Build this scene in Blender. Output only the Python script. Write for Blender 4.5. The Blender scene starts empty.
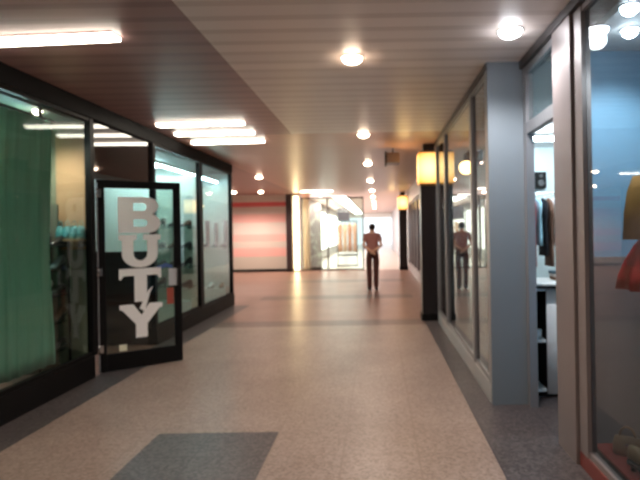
import bpy, bmesh, math, random
from mathutils import Vector, Matrix

SC = bpy.context.scene
COL = SC.collection
PI = math.pi
R = math.radians

# ------------------------------------------------------------------ camera, world, exposure
cam_data = bpy.data.cameras.new('camera')
cam = bpy.data.objects.new('camera', cam_data)
COL.objects.link(cam)
cam.location = (0, 0, 1.6)
cam.rotation_euler = (R(90), R(1.0), 0)
cam_data.sensor_width = 36
cam_data.lens = 29.25
cam_data.shift_x = -58 / 640
cam_data.shift_y = -10 / 640
cam_data.clip_start = 0.05
cam_data.clip_end = 300
cam_data.dof.use_dof = True            # the photograph is slightly out of focus everywhere
cam_data.dof.focus_distance = 1.0
cam_data.dof.aperture_fstop = 5.0
SC.camera = cam

world = bpy.data.worlds.new('world')
SC.world = world
world.use_nodes = True
bg = world.node_tree.nodes['Background']
bg.inputs['Color'].default_value = (0.90, 0.95, 1.0, 1)
bg.inputs['Strength'].default_value = 1.3

SC.view_settings.view_transform = 'Standard'
SC.view_settings.look = 'None'
SC.view_settings.gamma = 1.0
SC.view_settings.use_curve_mapping = False
SC.view_settings.exposure = 0.42

# light levels
K_TUBE = 9.5        # fluorescent diffusers in the passage
K_DOWN = 85.0        # downlight spots (W)
K_STRIP = 60.0       # cool strips in the shop windows
K_AMBER = 1.9

# ------------------------------------------------------------------ helpers
def lin(c):
    out = []
    for v in c[:3]:
        v = v / 255.0
        out.append(v / 12.92 if v <= 0.04045 else ((v + 0.055) / 1.055) ** 2.4)
    return (*out, 1.0)

MATS = {}
def mat(name, rgb, rough=0.5, metal=0.0, spec=0.5, noise=0.0, nscale=8.0, emit=None, estr=0.0, stretch=(1, 1, 1)):
    if name in MATS:
        return MATS[name]
    m = bpy.data.materials.new(name)
    m.use_nodes = True
    nt = m.node_tree
    b = nt.nodes['Principled BSDF']
    b.inputs['Base Color'].default_value = lin(rgb)
    b.inputs['Roughness'].default_value = rough
    b.inputs['Metallic'].default_value = metal
    b.inputs['Specular IOR Level'].default_value = spec
    if noise > 0:
        tc = nt.nodes.new('ShaderNodeTexCoord')
        mp = nt.nodes.new('ShaderNodeMapping')
        mp.inputs['Scale'].default_value = stretch
        nz = nt.nodes.new('ShaderNodeTexNoise')
        nz.inputs['Scale'].default_value = nscale
        nz.inputs['Detail'].default_value = 4
        mx = nt.nodes.new('ShaderNodeMix')
        mx.data_type = 'RGBA'
        c = lin(rgb)
        mx.inputs['A'].default_value = tuple(max(0, v * (1 - noise)) for v in c[:3]) + (1,)
        mx.inputs['B'].default_value = tuple(min(1, v * (1 + noise)) for v in c[:3]) + (1,)
        nt.links.new(tc.outputs['Object'], mp.inputs['Vector'])
        nt.links.new(mp.outputs['Vector'], nz.inputs['Vector'])
        nt.links.new(nz.outputs['Fac'], mx.inputs['Factor'])
        nt.links.new(mx.outputs['Result'], b.inputs['Base Color'])
    if emit is not None:
        b.inputs['Emission Color'].default_value = lin(emit)
        b.inputs['Emission Strength'].default_value = estr
    MATS[name] = m
    return m

def glass(name, tint=(235, 245, 240), gain=1.5, ior=1.45, rough=0.0):
    if name in MATS:
        return MATS[name]
    m = bpy.data.materials.new(name)
    m.use_nodes = True
    nt = m.node_tree
    nt.nodes.clear()
    out = nt.nodes.new('ShaderNodeOutputMaterial')
    tr = nt.nodes.new('ShaderNodeBsdfTransparent')
    tr.inputs['Color'].default_value = lin(tint)
    gl = nt.nodes.new('ShaderNodeBsdfGlossy')
    gl.inputs['Roughness'].default_value = rough
    f0 = ((ior - 1) / (ior + 1)) ** 2 * gain
    ge = nt.nodes.new('ShaderNodeNewGeometry')
    dt = nt.nodes.new('ShaderNodeVectorMath'); dt.operation = 'DOT_PRODUCT'
    nt.links.new(ge.outputs['Incoming'], dt.inputs[0]); nt.links.new(ge.outputs['Normal'], dt.inputs[1])
    ab = nt.nodes.new('ShaderNodeMath'); ab.operation = 'ABSOLUTE'
    nt.links.new(dt.outputs['Value'], ab.inputs[0])
    om = nt.nodes.new('ShaderNodeMath'); om.operation = 'SUBTRACT'; om.inputs[0].default_value = 1.0; om.use_clamp = True
    nt.links.new(ab.outputs[0], om.inputs[1])
    pw = nt.nodes.new('ShaderNodeMath'); pw.operation = 'POWER'; pw.inputs[1].default_value = 5.0
    nt.links.new(om.outputs[0], pw.inputs[0])
    mu = nt.nodes.new('ShaderNodeMath'); mu.operation = 'MULTIPLY_ADD'; mu.use_clamp = True
    mu.inputs[1].default_value = 1 - f0; mu.inputs[2].default_value = f0
    nt.links.new(pw.outputs[0], mu.inputs[0])
    mx = nt.nodes.new('ShaderNodeMixShader')
    nt.links.new(mu.outputs[0], mx.inputs[0])
    nt.links.new(tr.outputs[0], mx.inputs[1])
    nt.links.new(gl.outputs[0], mx.inputs[2])
    nt.links.new(mx.outputs[0], out.inputs[0])
    MATS[name] = m
    return m

def stripes_mat(name, base, line, axis, pitch, width, rough, spec=0.5, noise=0.06, bump=0.0):
    """panel/slat surface: thin grooves repeated along one axis"""
    m = mat(name, base, rough, 0, spec)
    nt = m.node_tree
    b = nt.nodes['Principled BSDF']
    tc = nt.nodes.new('ShaderNodeTexCoord')
    sx = nt.nodes.new('ShaderNodeSeparateXYZ')
    nt.links.new(tc.outputs['Object'], sx.inputs[0])
    dv = nt.nodes.new('ShaderNodeMath'); dv.operation = 'DIVIDE'; dv.inputs[1].default_value = pitch
    nt.links.new(sx.outputs[axis], dv.inputs[0])
    fc = nt.nodes.new('ShaderNodeMath'); fc.operation = 'FRACT'
    nt.links.new(dv.outputs[0], fc.inputs[0])
    lt = nt.nodes.new('ShaderNodeMath'); lt.operation = 'LESS_THAN'; lt.inputs[1].default_value = width / pitch
    nt.links.new(fc.outputs[0], lt.inputs[0])
    fl = nt.nodes.new('ShaderNodeMath'); fl.operation = 'FLOOR'
    nt.links.new(dv.outputs[0], fl.inputs[0])
    wn = nt.nodes.new('ShaderNodeTexWhiteNoise'); wn.noise_dimensions = '1D'
    nt.links.new(fl.outputs[0], wn.inputs['W'])
    mx0 = nt.nodes.new('ShaderNodeMix'); mx0.data_type = 'RGBA'
    c = lin(base)
    mx0.inputs['A'].default_value = tuple(v * (1 - noise) for v in c[:3]) + (1,)
    mx0.inputs['B'].default_value = tuple(min(1, v * (1 + noise)) for v in c[:3]) + (1,)
    nt.links.new(wn.outputs['Value'], mx0.inputs['Factor'])
    mx = nt.nodes.new('ShaderNodeMix'); mx.data_type = 'RGBA'
    mx.inputs['B'].default_value = lin(line)
    nt.links.new(mx0.outputs['Result'], mx.inputs['A'])
    nt.links.new(lt.outputs[0], mx.inputs['Factor'])
    nt.links.new(mx.outputs['Result'], b.inputs['Base Color'])
    if bump:
        bp = nt.nodes.new('ShaderNodeBump'); bp.inputs['Strength'].default_value = bump
        bp.inputs['Distance'].default_value = 0.01; bp.invert = True
        nt.links.new(lt.outputs[0], bp.inputs['Height'])
        nt.links.new(bp.outputs[0], b.inputs['Normal'])
    return m

def box(bm, x0, x1, y0, y1, z0, z1, mi=0):
    vs = [bm.verts.new(p) for p in ((x0, y0, z0), (x1, y0, z0), (x1, y1, z0), (x0, y1, z0),
                                    (x0, y0, z1), (x1, y0, z1), (x1, y1, z1), (x0, y1, z1))]
    for q in ((3, 2, 1, 0), (4, 5, 6, 7), (0, 1, 5, 4), (1, 2, 6, 5), (2, 3, 7, 6), (3, 0, 4, 7)):
        f = bm.faces.new([vs[i] for i in q])
        f.material_index = mi
    return bm

def B(*a, **k):
    bm = bmesh.new()
    return box(bm, *a, **k)

def loft(bm, rings, cap=True, closed=True, mi=0):
    """rings: list of lists of points, same count"""
    V = [[bm.verts.new(p) for p in r] for r in rings]
    n = len(V[0])
    for a, b in zip(V[:-1], V[1:]):
        for i in range(n if closed else n - 1):
            j = (i + 1) % n
            f = bm.faces.new((a[i], a[j], b[j], b[i]))
            f.material_index = mi
            f.smooth = True
    if cap and closed:
        bm.faces.new(V[0][::-1]).material_index = mi
        bm.faces.new(V[-1]).material_index = mi
    return bm

def lathe(bm, prof, cx=0, cy=0, n=24, sx=1.0, sy=1.0):
    return loft(bm, [[(cx + r * sx * math.cos(2 * PI * i / n), cy + r * sy * math.sin(2 * PI * i / n), z) for i in range(n)] for r, z in prof])

def rod(bm, p, q, r, n=10):
    p, q = Vector(p), Vector(q)
    d = (q - p).normalized()
    up = Vector((0, 0, 1)) if abs(d.z) < 0.9 else Vector((1, 0, 0))
    a = d.cross(up).normalized()
    b = d.cross(a)
    ring = lambda c: [tuple(c + a * r * math.cos(2 * PI * i / n) + b * r * math.sin(2 * PI * i / n)) for i in range(n)]
    return loft(bm, [ring(p), ring(q)])

def obj(name, bm, material, parent=None, smooth=False, bevel=0.0, loc=None, rot=None):
    bmesh.ops.recalc_face_normals(bm, faces=bm.faces[:])
    if bevel > 0:
        bmesh.ops.bevel(bm, geom=bm.edges[:], offset=bevel, segments=2, affect='EDGES', profile=0.7, clamp_overlap=True)
    me = bpy.data.meshes.new(name)
    bm.to_mesh(me)
    bm.free()
    for m in (material if isinstance(material, (list, tuple)) else [material]):
        me.materials.append(m)
    if smooth:
        for p in me.polygons:
            p.use_smooth = True
    o = bpy.data.objects.new(name, me)
    COL.objects.link(o)
    if parent:
        o.parent = parent
    if loc:
        o.location = loc
    if rot:
        o.rotation_euler = rot
    return o

def thing(name, label, cat, loc=(0, 0, 0), rotz=0.0, group=None):
    o = bpy.data.objects.new(name, None)
    COL.objects.link(o)
    o.empty_display_size = 0.1
    o.location = loc
    o.rotation_euler = (0, 0, rotz)
    o['label'] = label
    o['category'] = cat
    if group:
        o['group'] = group
    return o

def tag(o, label, cat, group=None):
    o['label'] = label
    o['category'] = cat
    if group:
        o['group'] = group
    return o

def struct(name, bm, m, **k):
    o = obj(name, bm, m, **k)
    o['kind'] = 'structure'
    return o

def sempty(name):
    o = bpy.data.objects.new(name, None)
    COL.objects.link(o)
    o['kind'] = 'structure'
    return o

def curve_solid(name, loops, half, material, parent, loc=(0, 0, 0), rot=(0, 0, 0)):
    """flat closed outlines (x, y), holes allowed, given a thickness"""
    cu = bpy.data.curves.new(name, 'CURVE')
    cu.dimensions = '2D'
    cu.fill_mode = 'BOTH'
    cu.extrude = half
    for lp in loops:
        s = cu.splines.new('POLY')
        s.points.add(len(lp) - 1)
        for p, (x, y) in zip(s.points, lp):
            p.co = (x, y, 0, 1)
        s.use_cyclic_u = True
    tmp = bpy.data.objects.new('tmp', cu)
    COL.objects.link(tmp)
    bpy.context.view_layer.update()
    me = bpy.data.meshes.new_from_object(tmp.evaluated_get(bpy.context.evaluated_depsgraph_get()))
    bpy.data.objects.remove(tmp)
    me.name = name
    me.materials.clear()
    me.materials.append(material)
    o = bpy.data.objects.new(name, me)
    COL.objects.link(o)
    o.parent = parent
    o.location = loc
    o.rotation_euler = rot
    return o

def arc(cx, cy, rx, ry, a0, a1, n=10):
    return [(cx + rx * math.cos(R(a0 + (a1 - a0) * i / n)), cy + ry * math.sin(R(a0 + (a1 - a0) * i / n))) for i in range(n + 1)]

# ------------------------------------------------------------------ materials
def floor_mat(name, base, spot, dark, rough, joint=True):
    m = mat(name, base, rough, 0, 0.32)
    nt = m.node_tree
    b = nt.nodes['Principled BSDF']
    tc = nt.nodes.new('ShaderNodeTexCoord')
    vo = nt.nodes.new('ShaderNodeTexVoronoi'); vo.inputs['Scale'].default_value = 55
    wn = nt.nodes.new('ShaderNodeTexWhiteNoise')
    nt.links.new(tc.outputs['Object'], vo.inputs['Vector'])
    nt.links.new(vo.outputs['Position'], wn.inputs['Vector'])
    rp = nt.nodes.new('ShaderNodeValToRGB')
    rp.color_ramp.elements[0].color = lin(dark); rp.color_ramp.elements[0].position = 0.0
    rp.color_ramp.elements[1].color = lin(spot); rp.color_ramp.elements[1].position = 1.0
    e = rp.color_ramp.elements.new(0.5); e.color = lin(base)
    nt.links.new(wn.outputs['Value'], rp.inputs['Fac'])
    nz = nt.nodes.new('ShaderNodeTexNoise'); nz.inputs['Scale'].default_value = 1.3; nz.inputs['Detail'].default_value = 5
    nt.links.new(tc.outputs['Object'], nz.inputs['Vector'])
    mx = nt.nodes.new('ShaderNodeMix'); mx.data_type = 'RGBA'; mx.blend_type = 'MULTIPLY'
    mx.inputs['Factor'].default_value = 1.0
    rp2 = nt.nodes.new('ShaderNodeValToRGB')
    rp2.color_ramp.elements[0].position = 0.3; rp2.color_ramp.elements[0].color = (0.80, 0.78, 0.77, 1)
    rp2.color_ramp.elements[1].position = 0.7; rp2.color_ramp.elements[1].color = (1, 1, 1, 1)
    nt.links.new(nz.outputs['Fac'], rp2.inputs['Fac'])
    nt.links.new(rp.outputs['Color'], mx.inputs['A'])
    nt.links.new(rp2.outputs['Color'], mx.inputs['B'])
    last = mx.outputs['Result']
    if joint:
        sx = nt.nodes.new('ShaderNodeSeparateXYZ')
        nt.links.new(tc.outputs['Object'], sx.inputs[0])
        acc = None
        for ax, off in (('X', 0.82), ('Y', 0.05)):
            ad = nt.nodes.new('ShaderNodeMath'); ad.operation = 'ADD'; ad.inputs[1].default_value = off + 30 * 0.537
            nt.links.new(sx.outputs[ax], ad.inputs[0])
            dv = nt.nodes.new('ShaderNodeMath'); dv.operation = 'DIVIDE'; dv.inputs[1].default_value = 0.537
            nt.links.new(ad.outputs[0], dv.inputs[0])
            fr = nt.nodes.new('ShaderNodeMath'); fr.operation = 'FRACT'
            nt.links.new(dv.outputs[0], fr.inputs[0])
            lt = nt.nodes.new('ShaderNodeMath'); lt.operation = 'LESS_THAN'; lt.inputs[1].default_value = 0.024
            nt.links.new(fr.outputs[0], lt.inputs[0])
            if acc is None:
                acc = lt
            else:
                mm = nt.nodes.new('ShaderNodeMath'); mm.operation = 'MAXIMUM'
                nt.links.new(acc.outputs[0], mm.inputs[0]); nt.links.new(lt.outputs[0], mm.inputs[1])
                acc = mm
        sc_ = nt.nodes.new('ShaderNodeMath'); sc_.operation = 'MULTIPLY'; sc_.inputs[1].default_value = 0.8
        nt.links.new(acc.outputs[0], sc_.inputs[0])
        mj = nt.nodes.new('ShaderNodeMix'); mj.data_type = 'RGBA'
        mj.inputs['B'].default_value = lin(dark)
        nt.links.new(sc_.outputs[0], mj.inputs['Factor'])
        nt.links.new(last, mj.inputs['A'])
        last = mj.outputs['Result']
    nt.links.new(last, b.inputs['Base Color'])
    return m

M_FLOOR = floor_mat('terrazzo_beige', (152, 132, 122), (166, 146, 135), (134, 114, 104), 0.33)
M_FLOORDK = floor_mat('granite_dark', (84, 77, 77), (102, 94, 94), (64, 58, 60), 0.34)
M_FLOORX = floor_mat('granite_brown', (112, 92, 84), (126, 106, 97), (96, 78, 72), 0.34)
M_FLOORPK = floor_mat('terrazzo_rosy', (150, 114, 101), (162, 126, 113), (134, 100, 88), 0.32)
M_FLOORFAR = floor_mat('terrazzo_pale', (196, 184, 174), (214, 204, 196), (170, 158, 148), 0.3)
M_CEILB = stripes_mat('slats_brown', (172, 137, 133), (154, 121, 117), 'Y', 0.24, 0.08, 0.40, 0.4, 0.05, 0.0)
M_CEILF = stripes_mat('slats_rosy', (208, 168, 152), (190, 152, 137), 'Y', 0.24, 0.08, 0.36, 0.5, 0.04)
M_CEILL = stripes_mat('slats_beige', (243, 231, 224), (226, 212, 204), 'Y', 0.24, 0.08, 0.40, 0.5, 0.04)
M_BLACK = mat('black_metal', (13, 11, 12), 0.5, 0, 0.18, 0.2, 6)
M_BLACKM = mat('black_matt', (16, 14, 15), 0.7, 0, 0.2, 0.2, 6)
M_ALU = mat('aluminium', (150, 148, 150), 0.38, 0.5, 0.5, 0.06, 5, stretch=(4, 4, 0.4))
M_ALUL = mat('pale_aluminium', (186, 184, 184), 0.4, 0.3, 0.5, 0.05, 5)
M_PANEL = mat('grey_panel', (124, 132, 139), 0.45, 0.1, 0.5, 0.04, 3)
M_TAN = mat('tan_metal', (142, 130, 128), 0.4, 0.3, 0.5, 0.06, 5)
M_GLASS = glass('clear_glass', (232, 242, 238), 1.25)
M_GLASSR = glass('shop_glass', (215, 225, 228), 1.6)
M_GLASSB = glass('bay_glass', (188, 190, 190), 5.0)
M_DKGLASS = mat('dark_glass', (30, 24, 24), 0.03, 0, 1.0)
M_WHITE = mat('white_paint', (226, 226, 224), 0.55, 0, 0.4, 0.03, 4)
M_COOLWALL = mat('cool_white_wall', (206, 220, 222), 0.6, 0, 0.4, 0.04, 3)
M_BLUEPANEL = mat('pale_blue_panel', (134, 176, 204), 0.5, 0, 0.4, 0.05, 2)
M_DKWALL = mat('dark_wall', (58, 50, 48), 0.6, 0, 0.4, 0.1, 3)
M_GREYWALL = mat('grey_wall', (140, 132, 132), 0.6, 0, 0.4, 0.06, 3)
M_LETTER = mat('white_vinyl', (252, 250, 250), 0.5, 0, 0.4, 0.02, 10)
M_CHROME = mat('chrome', (200, 200, 200), 0.2, 1.0)
M_TUBE = mat('lit_diffuser', (250, 246, 238), 0.5, emit=(255, 244, 226), estr=K_TUBE)
M_LAMPW = mat('lit_warm_lens', (255, 240, 225), 0.5, emit=(255, 226, 196), estr=30)
M_LAMPC = mat('lit_cool_lens', (255, 255, 255), 0.5, emit=(245, 248, 255), estr=30)
M_STRIP = mat('lit_cool_strip', (235, 250, 255), 0.5, emit=(206, 234, 246), estr=K_STRIP)
M_SHOPTUBE = mat('lit_shop_tube', (240, 250, 255), 0.5, emit=(222, 240, 250), estr=85)

# ------------------------------------------------------------------ setting: floor, ceiling, walls
WL, WB, WD = -3.22, 1.01, 1.33           # left shop front, right bay, right door plane
bm = bmesh.new()
ZF = (-0.12, 0.0)
def ft(x0, x1, y0, y1, mi):
    box(bm, x0, x1, y0, y1, ZF[0], ZF[1], mi)
ft(-9, WL, -5, 21, 4)
ft(WL, -2.83, -5, 11.4, 1)
ft(WL, -2.83, 11.4, 21, 4)
ft(-2.83, -1.78, -5, 8.75, 0)
ft(-1.78, -0.82, -5, 3.02, 0)
ft(-1.78, -0.82, 3.02, 4.16, 1)
ft(-1.78, -0.82, 4.16, 8.75, 0)
ft(-0.82, 0.79, -5, 8.75, 0)
ft(0.79, WD, -5, 9.3, 1)
ft(-2.83, 0.79, 8.75, 9.3, 2)
ft(-2.83, 0.79, 9.3, 12.2, 4)
ft(-2.83, 0.79, 12.2, 12.9, 2)
ft(-2.83, 0.79, 12.9, 16.2, 4)
ft(-2.83, 0.79, 16.2, 16.9, 2)
ft(-2.83, 0.79, 16.9, 21, 4)
ft(0.79, WD, 9.3, 21, 4)
ft(WD, 2.1, -5, 5.6, 1)
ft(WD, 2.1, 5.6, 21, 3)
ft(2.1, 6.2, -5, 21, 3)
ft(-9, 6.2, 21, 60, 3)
struct('floor', bm, [M_FLOOR, M_FLOORDK, M_FLOORX, M_FLOORFAR, M_FLOORPK])

bm = bmesh.new()
box(bm, -9, -1.30, -5, 8.0, 3.1, 3.2, 0)
box(bm, -1.30, 6.2, -5, 8.0, 3.1, 3.2, 1)
box(bm, -9, WL, 8.0, 48, 3.1, 3.2, 0)
box(bm, WL, 6.2, 8.0, 48, 3.1, 3.2, 2)
struct('ceiling', bm, [M_CEILB, M_CEILL, M_CEILF])

struct('wall_back', B(-9, 6.2, -5.1, -5, 0, 3.1), M_GREYWALL)
struct('wall_left', B(-7.2, -7.1, -5, 21, 0, 3.1), M_GREYWALL)
struct('wall_right', B(5.6, 5.7, -5, 21, 0, 3.1), M_COOLWALL)
# solid front pieces beyond the visible windows
struct('wall_left_front', B(WL - 0.1, WL, -5, 3.82, 0, 3.1), M_DKWALL)
struct('wall_right_front', B(WD, WD + 0.1, -5, 0.9, 0, 3.1), M_PANEL)
struct('wall_left_end', B(-7.1, WL - 0.06, 11.42, 11.5, 0, 3.1), M_COOLWALL)
struct('wall_shop_back', B(WD - 0.2, 5.6, 8.98, 9.06, 0, 3.1), M_COOLWALL)

# left shop: sill, header
struct('trim_1', B(WL - 0.12, WL + 0.01, 3.82, 11.4, 2.92, 3.1), M_BLACKM)
bm = bmesh.new()
box(bm, WL - 0.12, WL + 0.015, 3.82, 5.72, 0, 0.24)
box(bm, WL - 0.12, WL + 0.015, 7.36, 11.4, 0, 0.24)
struct('trim_2', bm, M_BLACK)

def shop_window(name, x, posts, z0, z1, frame_m, pane_m, w=0.05, d=0.07, side=-1, rails=True):
    """glazed front in the plane X = x: uprights at each Y in posts, rails, one pane per bay"""
    e = sempty(name)
    for y in posts:
        obj('mullion', B(min(x, x + side * d), max(x, x + side * d), y - w / 2, y + w / 2, z0, z1), frame_m, e)
    for a, b in zip(posts[:-1], posts[1:]):
        if rails:
            bm = bmesh.new()
            xx = sorted((x + side * 0.008, x + side * (d - 0.008)))
            box(bm, xx[0], xx[1], a + w / 2, b - w / 2, z0, z0 + 0.04)
            box(bm, xx[0], xx[1], a + w / 2, b - w / 2, z1 - 0.04, z1)
            obj('frame_rail', bm, frame_m, e)
        zz = 0.04 if rails else 0
        xp = x + side * d * 0.5
        obj('pane', B(xp - 0.002, xp + 0.002, a + w / 2, b - w / 2, z0 + zz, z1 - zz), pane_m, e)
    return e

shop_window('window_1', WL, [3.85, 5.76], 0.24, 2.92, M_BLACK, M_GLASS, 0.08)
e = sempty('window_2')        # dark glazed transom over the shop doorway
obj('transom_bar', B(WL - 0.08, WL, 5.8, 7.36, 2.25, 2.31), M_BLACK, e)
obj('pane', B(WL - 0.05, WL - 0.04, 5.8, 7.36, 2.31, 2.92), M_DKGLASS, e)
shop_window('window_3', WL, [7.4, 9.34], 0.24, 2.92, M_BLACK, M_GLASS, 0.08)
shop_window('window_4', WL, [9.42, 11.36], 0.24, 2.92, M_BLACK, M_GLASS, 0.08)

# interior of the left shop
struct('wall_display', B(-4.3, -3.25, 5.86, 5.9, 0, 2.9), mat('olive_board', (104, 108, 92), 0.6, 0, 0.3, 0.08, 3))
struct('ceiling_shop', B(-7.1, WL - 0.12, 3.82, 11.4, 2.9, 2.95), mat('shop_ceiling', (150, 160, 164), 0.6, 0, 0.3, 0.03, 2))
struct('wall_left_shop', B(-5.75, -5.7, 5.9, 11.4, 0, 2.9), mat('shop_wall', (168, 182, 186), 0.6, 0, 0.3, 0.05, 2))

# right: bay window, pilaster panel, doorway, near window
struct('baseboard_right', B(WB, WB + 0.06, 4.76, 8.95, 0, 0.17), M_ALUL)
shop_window('window_5', WB, [4.79, 5.6, 7.8, 8.92], 0.17, 3.04, M_ALU, M_GLASSB, 0.09, 0.06, 1)
struct('trim_3', B(WB - 0.01, WB + 0.07, 4.72, 8.97, 3.04, 3.1), mat('dark_trim', (70, 66, 68), 0.4, 0.3))
struct('wall_pilaster', B(WB, WD + 0.04, 4.70, 4.745, 0, 3.1), M_PANEL)
e = sempty('door_1')          # frame of the open shop doorway on the right
obj('jamb', B(WD, WD + 0.07, 4.62, 4.70, 0, 3.03), M_ALU, e)
obj('jamb', B(WD - 0.02, WD + 0.08, 3.50, 3.85, 0, 3.03), M_TAN, e)
obj('transom_bar', B(WD + 0.005, WD + 0.065, 3.85, 4.62, 2.43, 2.53), M_ALU, e)
obj('frame_head', B(WD + 0.005, WD + 0.065, 3.85, 4.62, 2.97, 3.03), M_ALU, e)
obj('pane', B(WD + 0.03, WD + 0.034, 3.85, 4.62, 2.53, 2.97), M_GLASSR, e)
struct('trim_4', B(WD - 0.03, WD + 0.09, 0.9, 4.70, 3.03, 3.1), mat('dark_trim', (70, 66, 68)))
shop_window('window_6', WD, [0.93, 3.42], 0.10, 3.03, M_TAN, M_GLASSR, 0.13, 0.06, 1)
struct('baseboard_window', B(WD, WD + 0.06, 0.9, 3.49, 0, 0.10), mat('red_sill', (128, 62, 56), 0.5, 0, 0.4, 0.1, 6))
struct('wall_window_end', B(WD + 0.085, 2.5, 3.72, 3.78, 0, 2.85), M_BLUEPANEL)
struct('wall_window_lower', B(WD + 0.085, 2.5, 3.69, 3.72, 0, 1.38), mat('taupe_lower', (156, 140, 137), 0.6, 0, 0.3, 0.08, 3))  # lower part of the end wall, darker than the blue above
struct('wall_window_rear', B(2.5, 2.55, 0.9, 3.78, 0, 2.85), M_BLUEPANEL)
struct('ceiling_window', B(WD + 0.09, 2.55, 0.9, 3.78, 2.85, 2.9), M_WHITE)
struct('ceiling_right_shop', B(WD + 0.09, 5.6, 3.78, 8.98, 2.98, 3.02), M_WHITE)

# further right: shop front from the first black pillar to the second
WR = 1.22
M_MAUVE = mat('mauve_frame', (150, 134, 138), 0.4, 0.2, 0.5, 0.05, 4)
shop_window('window_7', WR, [9.12 + i * 1.48 for i in range(9)], 0.25, 2.6, M_MAUVE, M_GLASSR, 0.16, 0.08, 1)
struct('baseboard_passage', B(WR, WR + 0.08, 9.06, 21, 0, 0.25), M_MAUVE)
struct('trim_5', B(WR - 0.04, WR + 0.1, 9.06, 21, 2.6, 3.1), mat('bronze_fascia', (120, 92, 76), 0.35, 0.3, 0.5, 0.08, 3))
struct('wall_passage_backing', B(WR + 0.5, WR + 0.55, 9.06, 21, 0, 3.1), mat('mauve_wall', (120, 104, 108), 0.6, 0, 0.4, 0.15, 1.2))

# far wall of the wide part, striped white and pink
m = mat('pink_stripes', (232, 222, 214), 0.4, 0, 0.5)
nt = m.node_tree
bs = nt.nodes['Principled BSDF']
tc = nt.nodes.new('ShaderNodeTexCoord'); sx = nt.nodes.new('ShaderNodeSeparateXYZ')
nt.links.new(tc.outputs['Object'], sx.inputs[0])
mr = nt.nodes.new('ShaderNodeMath'); mr.operation = 'DIVIDE'; mr.inputs[1].default_value = 3.1
nt.links.new(sx.outputs['Z'], mr.inputs[0])
cr = nt.nodes.new('ShaderNodeValToRGB'); cr.color_ramp.interpolation = 'CONSTANT'
nt.links.new(mr.outputs[0], cr.inputs['Fac'])
bands = [(0.0, (214, 202, 192)), (0.60, (246, 190, 184)), (0.95, (226, 210, 202)), (1.22, (246, 190, 184)), (1.50, (230, 212, 206)),
         (1.98, (246, 190, 184)), (2.32, (232, 218, 212)), (2.62, (240, 112, 118)), (2.80, (236, 226, 218))]
while len(cr.color_ramp.elements) < len(bands):
    cr.color_ramp.elements.new(0.5)
for el, (z, c) in zip(cr.color_ramp.elements, bands):
    el.position = z / 3.1
for el, (z, c) in zip(cr.color_ramp.elements, bands):
    el.color = lin(c)
nt.links.new(cr.outputs['Color'], bs.inputs['Base Color'])
struct('wall_far', B(-7.1, -3.66, 21, 21.1, 0, 3.1), m)
struct('baseboard_far', B(-7.1, -3.66, 20.96, 21, 0, 0.1), M_BLACKM)

# glazed partition and the bright arcade behind it
e = sempty('window_8')
M_DKFR = mat('dark_frame', (74, 62, 66), 0.4, 0.3)
for x0, w in ((-3.12, 0.05), (-2.06, 0.06), (-0.62, 0.05)):
    obj('mullion', B(x0, x0 + w, 21.0, 21.06, 0.05, 2.9), M_DKFR, e)
obj('frame_rail', B(-3.12, -0.57, 21.005, 21.055, 2.9, 2.96), M_DKFR, e)
obj('frame_rail', B(-3.12, -0.57, 21.005, 21.055, 0, 0.05), M_DKFR, e)
for a, b in ((-3.07, -2.06), (-2.0, -0.62)):
    obj('pane', B(a, b, 21.028, 21.032, 0.05, 2.9), M_GLASS, e)
struct('wall_arcade_left', B(-3.45, -3.3, 21.1, 46, 0, 3.1), M_WHITE)
struct('wall_arcade_right', B(1.22, 1.35, 21, 46, 0, 3.1), mat('grey_front', (150, 142, 146), 0.45, 0, 0.4, 0.1, 1))
struct('wall_arcade_portal', B(-3.3, 1.22, 46, 46.2, 2.7, 3.1), M_WHITE)

# ------------------------------------------------------------------ lamps
def light(name, kind, energy, parent, loc, rot=(0, 0, 0), color=(1, 1, 1), **k):
    l = bpy.data.lights.new(name, kind)
    l.energy = energy
    l.color = color
    for a, v in k.items():
        setattr(l, a, v)
    o = bpy.data.objects.new(name, l)
    COL.objects.link(o)
    o.parent = parent
    o.location = loc
    o.rotation_euler = rot
    return o

def fluorescent(x, y, label, rz=0.0, group='fluorescent ceiling lights'):
    """two long lobed diffusers side by side on a white tray, flat on the ceiling"""
    t = thing('fluorescent_light', label, 'ceiling light', (x, y, 3.1), rz, group)
    obj('tray', B(-0.585, 0.585, -0.062, 0.062, -0.012, -0.002), M_WHITE, t)
    for s in (-1, 1):
        bm = bmesh.new()
        rings = []
        for xx in (-0.59, 0.59):
            rings.append([(xx, s * 0.034 + 0.031 * math.cos(R(a)), -0.012 - 0.034 * math.sin(R(a))) for a in range(0, 181, 20)])
        loft(bm, rings)
        obj('diffuser', bm, M_TUBE, t)
    return t

FL = 'white twin-tube light on the brown ceiling'
fluorescent(-2.52, 3.93, 'nearest white fluorescent ceiling light, cut by the left picture edge', R(-4))
fluorescent(-2.5, 2.95, 'white fluorescent ceiling light just outside the upper left picture corner', R(-4))
fluorescent(-2.5, 2.2, 'white fluorescent ceiling light left of the viewer', R(-4))
fluorescent(-2.38, 7.05, 'first white fluorescent of the row of three above the open glass door', R(-3))
fluorescent(-2.40, 7.72, 'middle white fluorescent of the row of three near the open glass door', R(-3))
fluorescent(-2.42, 8.48, 'farthest and lowest-looking white fluorescent of the row of three by the shoe shop', R(-3))
fluorescent(-2.25, 19.3, 'small distant white fluorescent on the ceiling before the glazed partition')
fluorescent(-4.75, 14.7, 'white fluorescent on the ceiling just past the end of the shoe shop')

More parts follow.
